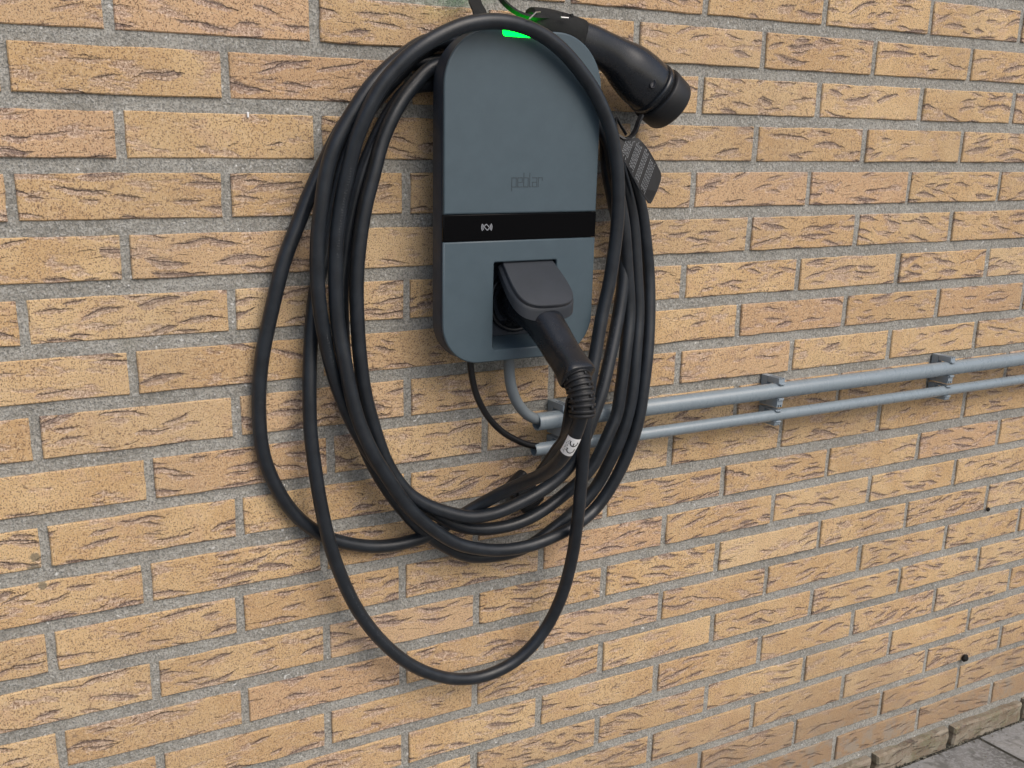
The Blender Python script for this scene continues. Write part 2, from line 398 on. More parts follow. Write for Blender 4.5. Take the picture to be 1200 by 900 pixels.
# ------------------------------------------------------------------ wall: bricks, mortar, plinth
P = .0625; HB = .0468
DZ = [0.0, .0001, .0003, .0004, .0006, -.0001, -.0008, -.0007, -.0001, .0006, .0012, -.0002, .0003, -.0006, -.0006, -.0002, -.0003, -.0011, 0, .0011, 0]
JOINTS = {   # where the upright joints of each course were measured along the course
 -1: [667, 828, 968, 1092, 1197], 0: [126, 369, 569, 746.7, 895, 1025, 1138], 1: [4, 264, 479, 664, 821.7, 960, 1080, 1187.7],
 2: [141.5, 373, 571, 742, 886, 1013, 1127], 3: [13, 265.5, 476.7, 657, 812.5, 948, 1065.5, 1171],
 4: [148, 375, 567, 738, 878, 1004, 1115], 5: [27.5, 272.5, 477, 652, 802, 935.5, 1052, 1157],
 6: [155.5, 375, 567, 727, 865.5, 990.5, 1099, 1199], 7: [43, 277.5, 478, 646.5, 795, 927.5, 1042.5, 1143],
 8: [175.5, 388, 569, 727, 863, 982.7, 1088, 1180], 9: [53, 280.5, 479, 637, 785.7, 915, 1030, 1130],
 10: [173, 380, 558, 710, 847.5, 970, 1076, 1170.5], 11: [60.5, 281.7, 472, 634.5, 778.5, 906, 1019, 1118.5],
 12: [182.5, 384, 558.3, 707.7, 840.7, 960, 1062, 1157], 13: [73, 287.5, 473, 635.5, 774, 897.7, 1007.5, 1108, 1194],
 14: [189, 385, 556.7, 704, 835, 951, 1053.5, 1146.7], 15: [291, 475, 631.7, 769, 890, 999.5, 1095, 1183],
 16: [555.7, 700, 827.7, 942, 1042.7, 1135], 17: [628, 761.7, 881.7, 987.7, 1085, 1172.7],
 18: [819, 931, 1032.3, 1122.3, 1206], 19: [977.7, 1075, 1161.7], 20: [1024, 1114.4, 1199]}
def u_on_row(px, z, d=0):
    """wall x where the ray through column px meets height z on the wall"""
    lo, hi = -2000., 4000.
    for _ in range(60):
        m = (lo + hi) / 2
        if at(px, m, d).z - Z0 > z: lo = m
        else: hi = m
    return at(px, lo, d).x
XMIN, XMAX, ZTOP = -1.6, 4.2, 1.05
rng = random.Random(3)
rows = {}
for r in range(-17, 21):
    top = -r * P + (DZ[r + 1] if -1 <= r < 20 else 0)
    if r in JOINTS:
        U = [u_on_row(x, top - HB / 2, .012 if r == 20 else 0) for x in JOINTS[r]]
    else:
        U = [.06 + (.11 if r % 2 else 0) + rng.uniform(-.008, .008)]
    while U[0] > XMIN: U.insert(0, U[0] - .2198 + rng.uniform(-.003, .003))
    while U[-1] < XMAX: U.append(U[-1] + .2198 + rng.uniform(-.003, .003))
    rows[r] = (top, U)
# straight mean for the joints read through the cables keeps the bond regular
wall = empty('brick_wall', (0, 0, 0), 'yellow ochre brick wall with grey mortar joints and a darker plinth course at the paving', 'wall')

def brick_geom(x0, x1, z0, z1, y, plinth=False):
    """outline walks round the face with slightly ragged edges, arris rounded, sides run back into the mortar"""
    w, h = x1 - x0, z1 - z0; nl = 9; ns = 3; e = .0008 if not plinth else .003
    pts = []
    for k in range(nl): pts.append([-w / 2 + w * k / nl, -h / 2])
    for k in range(ns): pts.append([w / 2, -h / 2 + h * k / ns])
    for k in range(nl): pts.append([w / 2 - w * k / nl, h / 2])
    for k in range(ns): pts.append([-w / 2, h / 2 - h * k / ns])
    corner = (0, nl, nl + ns, 2 * nl + ns)
    for i, q in enumerate(pts):
        j = e * (.7 if i in corner else 1)
        q[0] += rng.gauss(0, j * .45); q[1] += rng.gauss(0, j * .45)
    n = len(pts); V = []
    tilt = rng.gauss(0, .0006); ti2 = rng.gauss(0, .0006)
    def yy(q): return y + tilt * q[0] / w + ti2 * q[1] / h
    b = .0013 if not plinth else .004
    for q in pts: V.append((q[0], .03, q[1]))
    for q in pts: V.append((q[0], yy(q) + b, q[1]))
    for q in pts:
        sx = b * .9 if q[0] < -w / 2 * .97 else (-b * .9 if q[0] > w / 2 * .97 else 0)
        sz = b * .9 if q[1] < -h / 2 * .9 else (-b * .9 if q[1] > h / 2 * .9 else 0)
        V.append((q[0] + sx, yy(q) + rng.gauss(0, .00015), q[1] + sz))
    Fs = []
    for a in (0, 1):
        for k in range(n): Fs.append((a * n + k, a * n + (k + 1) % n, (a + 1) * n + (k + 1) % n, (a + 1) * n + k))
    # face as a strip of quads between bottom and top edge
    bot = [2 * n + i for i in range(nl + 1)]
    topi = [2 * n + (nl + ns + i) for i in range(nl + 1)][::-1]
    left = [2 * n + (2 * nl + ns + i) % n for i in range(ns + 1)]   # top-left down to bottom-left
    right = [2 * n + nl + i for i in range(ns + 1)]
    Fs.append(tuple([bot[0], bot[1], topi[1], topi[0]] + left[1:-1]))
    for k in range(1, nl - 1): Fs.append((bot[k], bot[k + 1], topi[k + 1], topi[k]))
    Fs.append(tuple([bot[nl - 1], bot[nl]] + right[1:-1] + [topi[nl], topi[nl - 1]]))
    return V, Fs
def set_seed(me, vals):
    at_ = me.attributes.new('seed', 'FLOAT', 'POINT'); at_.data.foreach_set('value', vals)

cand = []
cw = M4.inverted()
def project(p):
    q = cw @ p; d = -q.z
    if d < .05: return None
    return CX + F * q.x / d, CY - F * q.y / d, d
for r, (top, U) in rows.items():
    for i in range(len(U) - 1):
        g = .0108 + rng.uniform(-.0015, .0015) if r < 20 else .013
        x0, x1 = U[i] + g / 2, U[i + 1] - g / 2
        plinth = r == 20
        zt = top; zb = top - HB
        if plinth: zt = -1.2505; zb = -1.30
        y = rng.gauss(-.0002, .0006) if not plinth else -.012 + rng.gauss(0, .001)
        c = Vector(((x0 + x1) / 2, 0, (zt + zb) / 2 + Z0))
        q = project(c); inside = q and -90 < q[0] < 1290 and -60 < q[1] < 960
        dist = 0 if inside else (abs(q[0] - 600) / 600 + abs(q[1] - 450) / 450 if q else 99)
        cand.append((dist, r, c, x0, x1, zb, zt, y, plinth, rng.random()))
cand.sort(key=lambda t: t[0])
print('bricks in view', sum(1 for c in cand if c[0] == 0), 'of', len(cand))
stV, stF, stS = [], [], []
for k, (dist, r, c, x0, x1, zb, zt, y, plinth, sd_) in enumerate(cand):
    V, Fs = brick_geom(x0, x1, zb, zt, y, plinth)
    if k < 290 or plinth:
        nm = 'plinth_brick' if plinth else 'brick'
        me = bpy.data.meshes.new(nm); me.from_pydata(V, [], Fs); me.update()
        set_seed(me, [sd_] * len(V))
        o = link(nm, me, M_plinth if plinth else M_brick, wall); o.location = c
    else:
        n = len(stV); stV += [Vector(v) + c for v in V]; stF += [tuple(i + n for i in f) for f in Fs]; stS += [sd_] * len(V)
me = bpy.data.meshes.new('brick_field'); me.from_pydata([tuple(v) for v in stV], [], stF); me.update(); set_seed(me, stS)
o = link('brick_field', me, M_brick, wall); o['kind'] = 'stuff'

# mortar: one sheet, struck a few millimetres back, unevenly, closed behind as the body of the wall
def mortar_sheet():
    nx, nz = 420, 240; x0, x1, z0, z1 = XMIN + .03, XMAX - .03, -.02, Z0 + ZTOP
    V = []; Fs = []
    for j in range(nz + 1):
        for i in range(nx + 1):
            x = x0 + (x1 - x0) * i / nx; z = z0 + (z1 - z0) * j / nz
            V.append((x, .0026 + noise.noise(Vector((x * 26, 0, z * 26))) * .0011, z))
    for j in range(nz):
        for i in range(nx):
            a = j * (nx + 1) + i; Fs.append((a, a + 1, a + nx + 2, a + nx + 1))
    b = len(V); V += [(x0, .22, z0), (x1, .22, z0), (x1, .22, z1), (x0, .22, z1)]
    c = (0, nx, (nz + 1) * (nx + 1) - 1, nz * (nx + 1))
    Fs.append((b, b + 3, b + 2, b + 1))
    Fs.append(tuple(list(range(0, nx + 1))[::-1] + [b, b + 1]))
    Fs.append(tuple(list(range(c[3], c[2] + 1)) + [b + 2, b + 3]))
    Fs.append(tuple([j * (nx + 1) for j in range(nz + 1)] + [b + 3, b]))
    Fs.append(tuple([j * (nx + 1) + nx for j in range(nz + 1)][::-1] + [b + 1, b + 2]))
    return V, Fs
me = bpy.data.meshes.new('mortar'); v_, f_ = mortar_sheet(); me.from_pydata(v_, [], f_); me.update()
link('mortar', me, M_mortar, wall)

# ------------------------------------------------------------------ ground
gnd = build('ground', ([(-400, -800, -.006), (400, -800, -.006), (400, .3, -.006), (-400, .3, -.006)], [(0, 1, 2, 3)]), M_conc); gnd['kind'] = 'structure'
pav = build('pavement', box((1.3, -1.35, -.0035), (5.8, 2.7, .004)), plain('joint_sand', (.05, .048, .04), .95, .2, (300, .8, .002), .3)); pav['kind'] = 'structure'
slab_me = []
for k in range(4):
    v_, f_ = box((0, 0, 0), (.294, .294, .03), None, .0025)
    v_ = [Vector((q.x + rng.gauss(0, .0005), q.y + rng.gauss(0, .0005), q.z)) for q in v_]
    mm = bpy.data.meshes.new('paving_slab'); mm.from_pydata([tuple(q) for q in v_], [], f_); mm.materials.append(M_conc); slab_me.append(mm)
for i in range(-10, 8):
    for j in range(8):
        o = bpy.data.objects.new('paving_slab', slab_me[(i * 3 + j * 5) % 4]); col.objects.link(o); o.parent = pav
        o.location = (1.83 + .15 + i * .3 + (.15 if j % 2 else 0), -.0135 - .15 - j * .3, -.0150 + rng.uniform(-.0008, .0008))
        o.rotation_euler = (rng.gauss(0, .002), rng.gauss(0, .002), math.radians(rng.choice((0, 90, 180, 270))))

# ------------------------------------------------------------------ charger box
CHX0, CHX1, CHZ0, CHZ1 = .5747, .7895, -.4090, -.0265
ch = empty('wall_charger', W(.6825, 0, CHZ0), 'blue grey rounded car charging box on the brick wall with a green light on top', 'charging station')
OUT = rrect(CHX0, CHZ0, CHX1, CHZ1, (.050, .050, .064, .064), 18)
def inset(P, k):
    cx, cz = (CHX0 + CHX1) / 2, (CHZ0 + CHZ1) / 2; w, h = (CHX1 - CHX0) / 2, (CHZ1 - CHZ0) / 2
    return [(cx + (x - cx) * (w - k) / w, cz + (z - cz) * (h - k) / h) for x, z in P]
plate('back_housing', [rrect(.632, -.385, .735, -.105, (.02,) * 4, 8)], .002, .0375, .002, M_shell, ch)
HX0, HX1, HZ0, HZ1 = .6435, .7330, -.3945, -.2885
hole = rrect(HX0, HZ0, HX1, HZ1, (.005, .005, .002, .002), 4)[::-1]
plate('side_shell', [inset(OUT, .0012), hole], .0375, .0650, .004, M_shell, ch)
ZB1, ZB0 = -.2318, -.2625
up = clipz(OUT, ZB1 + .0004, True); low = clipz(OUT, ZB0 - .0004, False)
plate('upper_cover', [up], .0655, .0700, .0022, M_cover, ch)
plate('lower_cover', [low, hole], .0655, .0700, .0018, M_cover, ch)
band = clipz(clipz(OUT, ZB1 - .0002, False), ZB0 + .0002, True)
plate('display_band', [band], .0652, .0698, .0009, M_gloss, ch)
# lamp window notched into the top edge
led = rrect(.6490, CHZ1 - .0085, .6990, CHZ1 + .0006, (.004, .004, .0006, .0006), 5)
plate('status_light', [led], .0500, .0706, .0008, M_led, ch)
# recess: sloping floor, side walls and roof
rec = []
fz0, fz1 = HZ0, -.3835
rec.append(([W(HX0, .0696, fz0), W(HX1, .0696, fz0), W(HX1, .034, fz1), W(HX0, .034, fz1), W(HX0, .034, fz0 - .003), W(HX1, .034, fz0 - .003), W(HX0, .0696, fz0 - .002), W(HX1, .0696, fz0 - .002)],
            [(0, 1, 2, 3), (3, 2, 5, 4), (4, 5, 7, 6), (6, 7, 1, 0), (0, 3, 4, 6), (1, 7, 5, 2)]))
build('recess_floor', merge(*rec), M_cover, ch)
build('recess_side', box(W(HX1 + .0012, .052, (HZ0 + HZ1) / 2), (.002, .034, .106)), M_shell, ch)
plate('socket_plate', [rrect(HX0 - .0008, -.3850, HX1 + .0008, HZ1 + .001, (.002,) * 4, 4)], .032, .0362, .001, M_deep, ch)
SX, SZ = .6925, -.3405
sk = build('socket_ring', lathe([(0, .0395), (.006, .0395), (.008, .038), (.008, .034), (.001, .033), (.001, 0.00001)], W(SX, .0365, SZ), (0, -1, 0), (0, 0, 1), 48), M_black, ch, True)
build('screw', lathe([(0, .0032), (.0012, .0030), (.0016, .002), (.0016, .00001)], W(.6535, .0358, -.2975), (0, -1, 0), (0, 0, 1), 16), M_steel, ch, True)
build('guide_rail', box(W(.6540, .0385, -.337), (.0014, .005, .074), None, .0005), M_lid, ch)
# hinged lid resting on the plug
def lid():
    h0 = W(SX + .0012, .0635, -.2890); n = Vector((0, -.785, -.620))      # direction down the lid
    s = Vector((1, 0, 0)); nn = s.cross(n)                       # outward normal
    if nn.z < 0: nn = -nn
    L, hw = .0785, .0420; V = []; Fs = []
    prof = [(-hw * .93, 0)]
    prof = []
    steps = 26
    prof.append((-hw * .90, 0.0))
    prof.append((-hw * .97, L * .3))
    for k in range(steps + 1):
        a = math.pi * (1 - k / steps); ca, sa = math.cos(a), math.sin(a)
        prof.append((hw * math.copysign(abs(ca) ** .64, ca), L * .50 + L * .50 * abs(sa) ** .64))
    prof.append((hw * .97, L * .3)); prof.append((hw * .90, 0.0))
    m = len(prof); c = (0, L * .45)
    def ring(scale, off):
        return [h0 + s * (x * scale) + n * (c[1] + (y - c[1]) * (scale if y > c[1] else 1)) + nn * off for x, y in prof]
    dn = Vector((0, .0, -1))
    def low(scale, off, drop): return [p + dn * drop for p in ring(scale, off)]
    R = [low(.80, -.006, .010), low(1.0, -.007, .0110), low(1.015, -.007, .0105), ring(1.02, -.0070), ring(.985, -.0048), ring(.95, -.0036), ring(.945, .0004), ring(.925, .0014), ring(.90, .0016)]
    for q in R: V += q
    for a in range(len(R) - 1):
        for k in range(m - 1): Fs.append((a * m + k, a * m + k + 1, (a + 1) * m + k + 1, (a + 1) * m + k))
    Fs.append(tuple(range((len(R) - 1) * m, len(R) * m)))
    Fs.append(tuple(range(0, m)))
    Fs.append(tuple([a * m for a in range(len(R))])); Fs.append(tuple([a * m + m - 1 for a in range(len(R))]))
    return V, Fs
ld = build('socket_lid', lid(), M_lid, ch)
me = ld.data; me.polygons.foreach_set('use_smooth', [True] * len(me.polygons)); me.set_sharp_from_angle(angle=math.radians(32))
build('lid_hinge', tube([W(SX - .033, .0625, -.2905), W(SX + .033, .0625, -.2905)], .0028, 12), M_lid, ch, True)

# lettering: strokes on the front
def stroke(pts, w, d, closed=False, th=.0003):
    """flat line work standing th proud at depth d; pts are (x, z)"""
    parts = []
    n = len(pts)
    for i in range(n if closed else n - 1):
        a = Vector((pts[i][0], pts[i][1])); b = Vector((pts[(i + 1) % n][0], pts[(i + 1) % n][1])); t = (b - a).normalized() * w / 2; nn = Vector((-t.y, t.x)); e = d + i * 2e-6
        A, B = a - t * .98, b + t * .98
        c4 = [A + nn, A - nn, B - nn, B + nn]
        V = [W(c.x, e, c.y) for c in c4] + [W(c.x, e + th, c.y) for c in c4]
        parts.append((V, [(4, 5, 6, 7), (0, 4, 7, 3), (1, 2, 6, 5), (0, 1, 5, 4), (2, 3, 7, 6)]))
    return merge(*parts)
def word():
    x0, zb, h, w, gap = .6655, -.2010, .0105, .0062, .0021; L = []
    def S(*p): L.append(stroke([(x0 + a * w, zb + b * h) for a, b in p], .0010, .0699))
    S((0, -.42), (0, 1), (1, 1), (1, 0), (0, 0)); x0 += w + gap
    S((1, 0), (0, 0), (0, 1), (1, 1), (1, .5), (0, .5)); x0 += w + gap
    S((0, 1.5), (0, 0), (1, 0), (1, 1), (0, 1)); x0 += w + gap
    S((0, 1.5), (0, 0), (.3, 0)); x0 += w * .3 + gap
    S((0, 1), (1, 1), (1, 0), (0, 0), (0, .5), (1, .5)); x0 += w + gap
    S((0, 0), (0, 1), (.9, 1), (.9, .72))
    return merge(*L)
build('raised_lettering', word(), M_emboss, ch)
def icon():
    cx, cz = .6325, -.2468; L = []
    a = math.radians(42); ca, sa = math.cos(a), math.sin(a)
    rr = rrect(-.0032, -.0022, .0032, .0022, (.001,) * 4, 2)
    L.append(stroke([(cx + x * ca + y * sa, cz - x * sa + y * ca) for x, y in rr], .0009, .0698, True, .0002))
    for s in (-1, 1):
        for R, hgt in ((.0052, .48), (.0070, .52)):
            L.append(stroke([(cx + s * R * math.cos(t * hgt / 3), cz + R * math.sin(t * hgt / 3)) for t in range(-3, 4)], .0011, .0698, False, .0002))
    return merge(*L)
build('card_reader_symbol', icon(), M_grey_print, ch)

# ------------------------------------------------------------------ the charging cable
RC = .0086
cb = empty('charging_cable', at(543, 796, .03), 'long black charging cable coiled round the charging box with a plug at each end', 'cable')
def pts(*L): return [at(*q) if not isinstance(q, Vector) else q for q in L]
path = pts(
 (682, 480, .192), (680, 492, .190), (675, 507, .186), (667, 524, .176), (655, 541, .158), (641, 553, .134), (623, 562, .106), (602, 571, .08), (581, 581, .058), (567, 589, .046), (553, 597, .038), (535, 608, .032), (518, 618, .026), (502, 628, .02),
 (489, 632, .018), (471, 637, .015), (445, 640.5, .013), (420, 639, .012), (385, 630.5, .012), (358, 614.5, .012), (344, 601, .012), (331, 584, .012), (314.5, 551, .012), (307, 525, .012), (304.2, 500, .012), (303.5, 460, .012), (307, 420, .013),
 (313, 388, .015), (322, 348, .018), (333, 305, .02), (349, 263, .02), (361, 232, .02), (378, 195, .018), (400, 152, .015), (430, 112, .013), (465, 78, .012), W(.60, .012, -.06), W(.64, .012, -.045), W(.68, .012, -.04), W(.72, .012, -.045), W(.765, .014, -.06), W(.80, .02, -.09),
 (708, 152, .03), (712, 200, .035), (721, 245, .034), (728, 283, .037), (731, 320, .043), (725, 367, .05), (716, 413, .06), (705, 460, .07), (697, 483, .072), (687, 510, .072), (673, 538, .068), (661, 554, .065), (644, 569, .062), (623, 582, .06), (602, 592.5, .058), (581, 601, .057), (553, 606, .056), (526, 601, .052), (498, 591, .048), (477, 577, .045),
 (463, 559, .043), (452, 540, .042), (438, 500, .042), (427.5, 460, .042), (422, 420, .042), (419, 380, .042), (417.8, 327, .042), (421.4, 284, .042), (428, 242, .042), (438.8, 200, .042), (447, 167, .04), (457.7, 141, .04), (470, 118, .038), (487, 97, .035), (506, 79, .030), W(.62, .028, -.062), W(.68, .026, -.05), W(.74, .026, -.062), W(.79, .03, -.10),
 (713, 165, .045), (719, 200, .045), (726, 235, .045), (731, 265, .045), (735, 320, .045), (737.5, 367, .047), (733, 413, .056), (727, 460, .060), (723, 485, .060), (711.6, 512, .060), (696, 544, .056), (681, 562, .050), (665.6, 575.6, .044), (644.5, 592.5, .042), (623, 606, .04), (602, 614.6, .038), (581, 619, .036), (560, 620, .034), (544, 618, .033), (526, 611.7, .031), (507.5, 600.7, .03), (485, 588, .03), (462, 568, .03),
 (437, 536, .031), (415, 500, .033), (398, 460, .036), (386, 420, .04), (378.4, 385, .043), (374.5, 358, .045), (372, 327, .046), (372, 284, .048), (376.5, 242, .05), (383, 200, .052), (392, 171, .054), (405, 145.6, .055), (419.7, 122, .056), (434.5, 101, .056), (455, 80, .054), (480, 60, .045), (503, 48, .03), W(.64, .016, -.04), W(.68, .014, -.035), W(.74, .014, -.05), W(.79, .018, -.09),
 (718, 165, .03), (727, 200, .032), (735, 228, .035), (741.6, 260, .035), (746, 320, .038), (748, 367, .042), (745, 413, .050), (741, 460, .054), (736, 485, .054), (728, 512, .053), (713, 544, .046), (696, 574, .036), (670, 602, .03), (645, 622, .026), (625, 637, .024), (602, 647, .022), (575, 652, .022), (550, 652, .022), (530, 645, .021), (510, 633, .02), (490, 617, .019), (455, 575, .018), (430, 530, .018), (412, 480, .018), (402, 400, .018), (401, 331, .02),
 (404, 305, .02), (408, 274, .022), (414.5, 242, .024), (422, 212, .026), (432, 183.5, .026), (445, 154, .026), (462, 125, .024), (482, 102, .02), W(.60, .02, -.085), W(.64, .02, -.068), W(.68, .02, -.062), W(.74, .02, -.075), W(.79, .02, -.12),
 (727, 170, .028), (739, 205, .03), (746, 225, .03), (752, 248, .03), (756.5, 283, .03), (760, 320, .03), (760.8, 367, .038), (758.7, 413, .048), (754.5, 450, .053), (750, 483, .054), (742.6, 512, .054), (730, 544, .050), (714, 574, .044), (697, 597, .04), (680, 612, .045), (662, 622.5, .048), (644.5, 631, .05), (623, 639, .05), (592, 644.5, .05), (560, 643, .05), (535, 637, .05), (516, 626, .051), (498, 613, .053), (480, 596, .055), (467, 579, .056),
 (452, 556, .058), (439, 535, .058), (422, 498, .057), (411, 460, .055), (403.5, 420, .053), (396.5, 384, .05), (393.2, 327, .05), (394, 284, .052), (399, 242, .055), (408, 200, .06), (415, 170, .064), (424, 146, .068), (436, 120, .072), (449, 98, .075), (468, 76, .079), (487, 59, .083), (510, 44.5, .086), (540, 30.5, .088), (560, 26, .088), (577, 24.7, .088), (598, 26.5, .088), (622, 34, .087), (640, 43.5, .086), (657, 57, .085), (672, 73, .084), (685, 90, .083), (697, 108, .082), (706, 127, .082), (715, 150, .082), (720, 171, .082),
 (724.5, 213, .082), (723.5, 260, .081), (719, 300, .080), (714, 332, .079), (706, 367, .080), (698, 413, .085), (692, 445, .089), (688, 482, .090), (685, 515, .088), (682, 554, .083), (677, 608, .075), (669, 660, .06), (656, 704, .05), (635, 743, .04), (605, 774, .034), (573, 790.5, .03), (541, 796, .03), (509, 791, .03), (478, 777, .03), (447, 751, .03), (421, 718, .031), (400, 676, .033), (387, 639, .035), (377, 597, .034),
 (369.5, 552, .031), (363.8, 505, .028), (362.6, 460, .025), (363.3, 420, .02), (365.5, 380, .017), (369, 348, .014), (375, 320, .012), (381, 290, .011), (387, 260, .011), (393, 225, .011), (402, 190, .011), (415, 160, .011), (435, 125, .011), (460, 95, .012), (490, 65, .014), (530, 40, .018), (570, 29, .026), (600, 27, .034), (618, 29, .040), (632, 33, .044))
cpath = smoothpath(crom(path, .005), 5)
build('cord', tube(cpath, RC, 16), M_rubber, cb, True)
print('cable points', len(cpath))

def surf_on_tube(C, T, X, r):
    """map (s along, a angle*radius across) on a tube with centre line C(s)"""
    pass

# faint embossed print along the cord, too worn to read
def cord_marks(i0, i1, seedn):
    rgm = random.Random(seedn); L = []; q = float(i0)
    while q < i1:
        if rgm.random() < .84:
            i = int(q); t = (cpath[i + 1] - cpath[i - 1]).normalized(); c = cpath[i].lerp(cpath[i + 1], q - i)
            f = (CAM + Vector((0, 0, Z0)) - c); f = (f - t * f.dot(t)).normalized(); b = t.cross(f); a0 = .35
            def P(a, s): return c + (f * math.cos(a) + b * math.sin(a)) * (RC + .00012) + t * s
            h = .16 * rgm.uniform(.6, 1); w = .0009 * rgm.uniform(.5, 1.2)
            L.append(([P(a0 - h, -w), P(a0 + h, -w), P(a0 + h, -w + .0005), P(a0 - h, -w + .0005)], [(0, 1, 2, 3)]))
            if rgm.random() < .7: k = rgm.choice((-h, 0, h * .8)); L.append(([P(a0 + k - .05, -w), P(a0 + k + .05, -w), P(a0 + k + .05, w), P(a0 + k - .05, w)], [(0, 1, 2, 3)]))
        q += .62
    return merge(*L)
def near_path(p, lo, hi): return min(range(lo, hi), key=lambda i: (cpath[i] - p).length)
M_wear = plain('worn_print', (.055, .062, .070), .5)
NP = len(cpath)
for (pa, pb, lo, hi) in (((465, 767, .03), (402, 682, .032), int(NP * .80), NP - 1), ((394, 300, .052), (409, 196, .06), int(NP * .5), int(NP * .85)), ((387, 425, .04), (378, 385, .043), int(NP * .3), int(NP * .6)), ((727, 375, .05), (705, 460, .07), int(NP * .1), int(NP * .3))):
    a_, b_ = sorted((near_path(at(*pa), lo, hi), near_path(at(*pb), lo, hi)))
    build('worn_print', cord_marks(a_, b_, a_), M_wear, cb)
# --- plug in the socket: sections in the plane x = SX
HX = SX
pl = build('connector', loft([
 (W(HX, .040, SZ), .0265, .0265, 2), (W(HX, .052, SZ), .0270, .0270, 2), (W(HX, .070, SZ - .0015), .0272, .0272, 2), (W(HX, .086, -.3465), .0262, .0255, 2.1),
 (W(HX, .101, -.3540), .0240, .0225, 2.3), (W(HX, .116, -.3635), .0218, .0204, 2.6), (W(HX, .133, -.3755), .0202, .0190, 2.9), (W(HX, .150, -.3880), .0192, .0182, 3.1),
 (W(HX, .166, -.3985), .0190, .0180, 3.2), (W(HX, .179, -.4078), .0208, .0188, 3.4), (W(HX, .1835, -.4112), .0204, .0182, 3.4)], (1, 0, 0), 36, 6), M_black, cb, True)
rp = crom([W(HX, .176, -.407), W(HX, .184, -.416), W(HX, .1905, -.429), W(HX, .1945, -.444), W(HX, .1955, -.456)], .001)
def relief(rp, r0, r1, nrib):
    parts = [tube(rp, lambda t: (r0 + (r1 - r0) * t) * .84, 20)]
    T, N = frames(rp); n = len(rp); ln = sum((rp[i + 1] - rp[i]).length for i in range(n - 1)); hw = ln * .84 / (nrib - 1) * .34
    for k in range(nrib):
        i = int((.12 + .84 * k / (nrib - 1)) * (n - 1)); c = rp[i]; t = i / (n - 1); r = r0 + (r1 - r0) * t
        parts.append(lathe([(-hw, r * .80), (-hw * .95, r * .97), (-hw * .6, r), (hw * .6, r), (hw * .95, r * .97), (hw, r * .80)], c, T[i], N[i], 28))
    for k in range(0, nrib - 1, 2):
        i0 = int((.12 + .84 * k / (nrib - 1)) * (n - 1)); i1 = int((.12 + .84 * (k + 1) / (nrib - 1)) * (n - 1)); r = (r0 + r1) / 2 * .90
        for base in (-.55, 1.2, 2.9, 4.3):
            f = Vector((-.25, -.9, .3)); f = (f - T[i0] * f.dot(T[i0])).normalized(); b = T[i0].cross(f); v = f * math.cos(base) + b * math.sin(base)
            w_ = b * math.cos(base) - f * math.sin(base)
            c0, c1 = rp[i0] + v * r, rp[i1] + v * r
            q = [c0 + w_ * .0017, c0 - w_ * .0017, c1 - w_ * .0017, c1 + w_ * .0017]
            parts.append((q + [p + v * .0012 for p in q], [(4, 5, 6, 7), (0, 1, 5, 4), (1, 2, 6, 5), (2, 3, 7, 6), (3, 0, 4, 7)]))
    return merge(*parts)
build('strain_relief', relief(rp, .0172, .0156, 9), M_cap, pl, True)
# rubber cap hanging behind the loops on its wide strap
pl_cap_c = at(614, 577, .020)
ax = (at(590, 560, .02) - at(640, 596, .02)).normalized()
capn = Vector((.10, -1, .12)).normalized()
build('dust_cap', merge(box(pl_cap_c, (.058, .016, .037), Matrix.Rotation(.90, 3, 'Y'), .005), lathe([(0, .0165), (.003, .0165), (.0045, .015), (.0045, .00001)], pl_cap_c + Vector((0, -.0075, 0)), capn, (0, 0, 1), 28)), M_cap, pl)
build('cap_strap', ribbon([W(HX - .004, .186, -.432), at(667, 503, .165), at(658, 516, .135), at(648, 531, .100), at(636, 547, .066), at(624, 561, .040), at(616, 572, .026)], .027, .0028, Vector((1, 0, .5))), M_cap, pl)

# --- white CE sticker wrapped round the cord below the plug
def near_idx(p): return min(range(0, 60), key=lambda i: (cpath[i] - p).length)
T_, N_ = frames(cpath[:80])
def seg_len():
    s = [0]
    for i in range(1, 80): s.append(s[-1] + (cpath[i] - cpath[i - 1]).length)
    return s
SL = seg_len()
ic = min(range(80), key=lambda i: (at(670, 519, .18) - cpath[i]).length)
view = (CAM + Vector((0, 0, Z0)))
def on_cord(s, a, lift):
    """s metres along the cord from the sticker centre (towards the plug positive), a = angle from the line facing the street"""
    S = SL[ic] - s; i = max(0, min(78, next((k for k in range(79) if SL[k + 1] > S), 78))); t = (S - SL[i]) / max(SL[i + 1] - SL[i], 1e-6)
    c = cpath[i].lerp(cpath[i + 1], t); tg = -T_[i].lerp(T_[i + 1], t).normalized()
    f = Vector((-.45, -.87, .2)); f = (f - tg * f.dot(tg)).normalized(); left = f.cross(tg)
    if left.x > 0: left = -left
    return c + (f * math.cos(a) + left * math.sin(a)) * (RC + lift)
V = []; Fs = []; na, ns = 16, 8
for j in range(ns + 1):
    for i in range(na + 1): V.append(on_cord(-.0125 + .025 * j / ns, -1.15 + 2.3 * i / na, .0003))
for j in range(ns):
    for i in range(na): a = j * (na + 1) + i; Fs.append((a, a + 1, a + na + 2, a + na + 1))
st = build('sticker', (V, Fs), M_white, cb, True)
def cord_line(P, w):
    """P = [(s, a_metres)] line work wrapped on the sticker"""
    V = []; Fs = []
    for i, (s, t) in enumerate(P):
        p0 = P[max(i - 1, 0)]; p1 = P[min(i + 1, len(P) - 1)]; dx, dy = p1[0] - p0[0], p1[1] - p0[1]; l = math.hypot(dx, dy); nx, ny = -dy / l * w / 2, dx / l * w / 2
        V.append(on_cord(s + nx, (t + ny) / RC, .0005)); V.append(on_cord(s - nx, (t - ny) / RC, .0005))
    for i in range(len(P) - 1): Fs.append((2 * i, 2 * i + 1, 2 * i + 3, 2 * i + 2))
    return V, Fs
ce = []
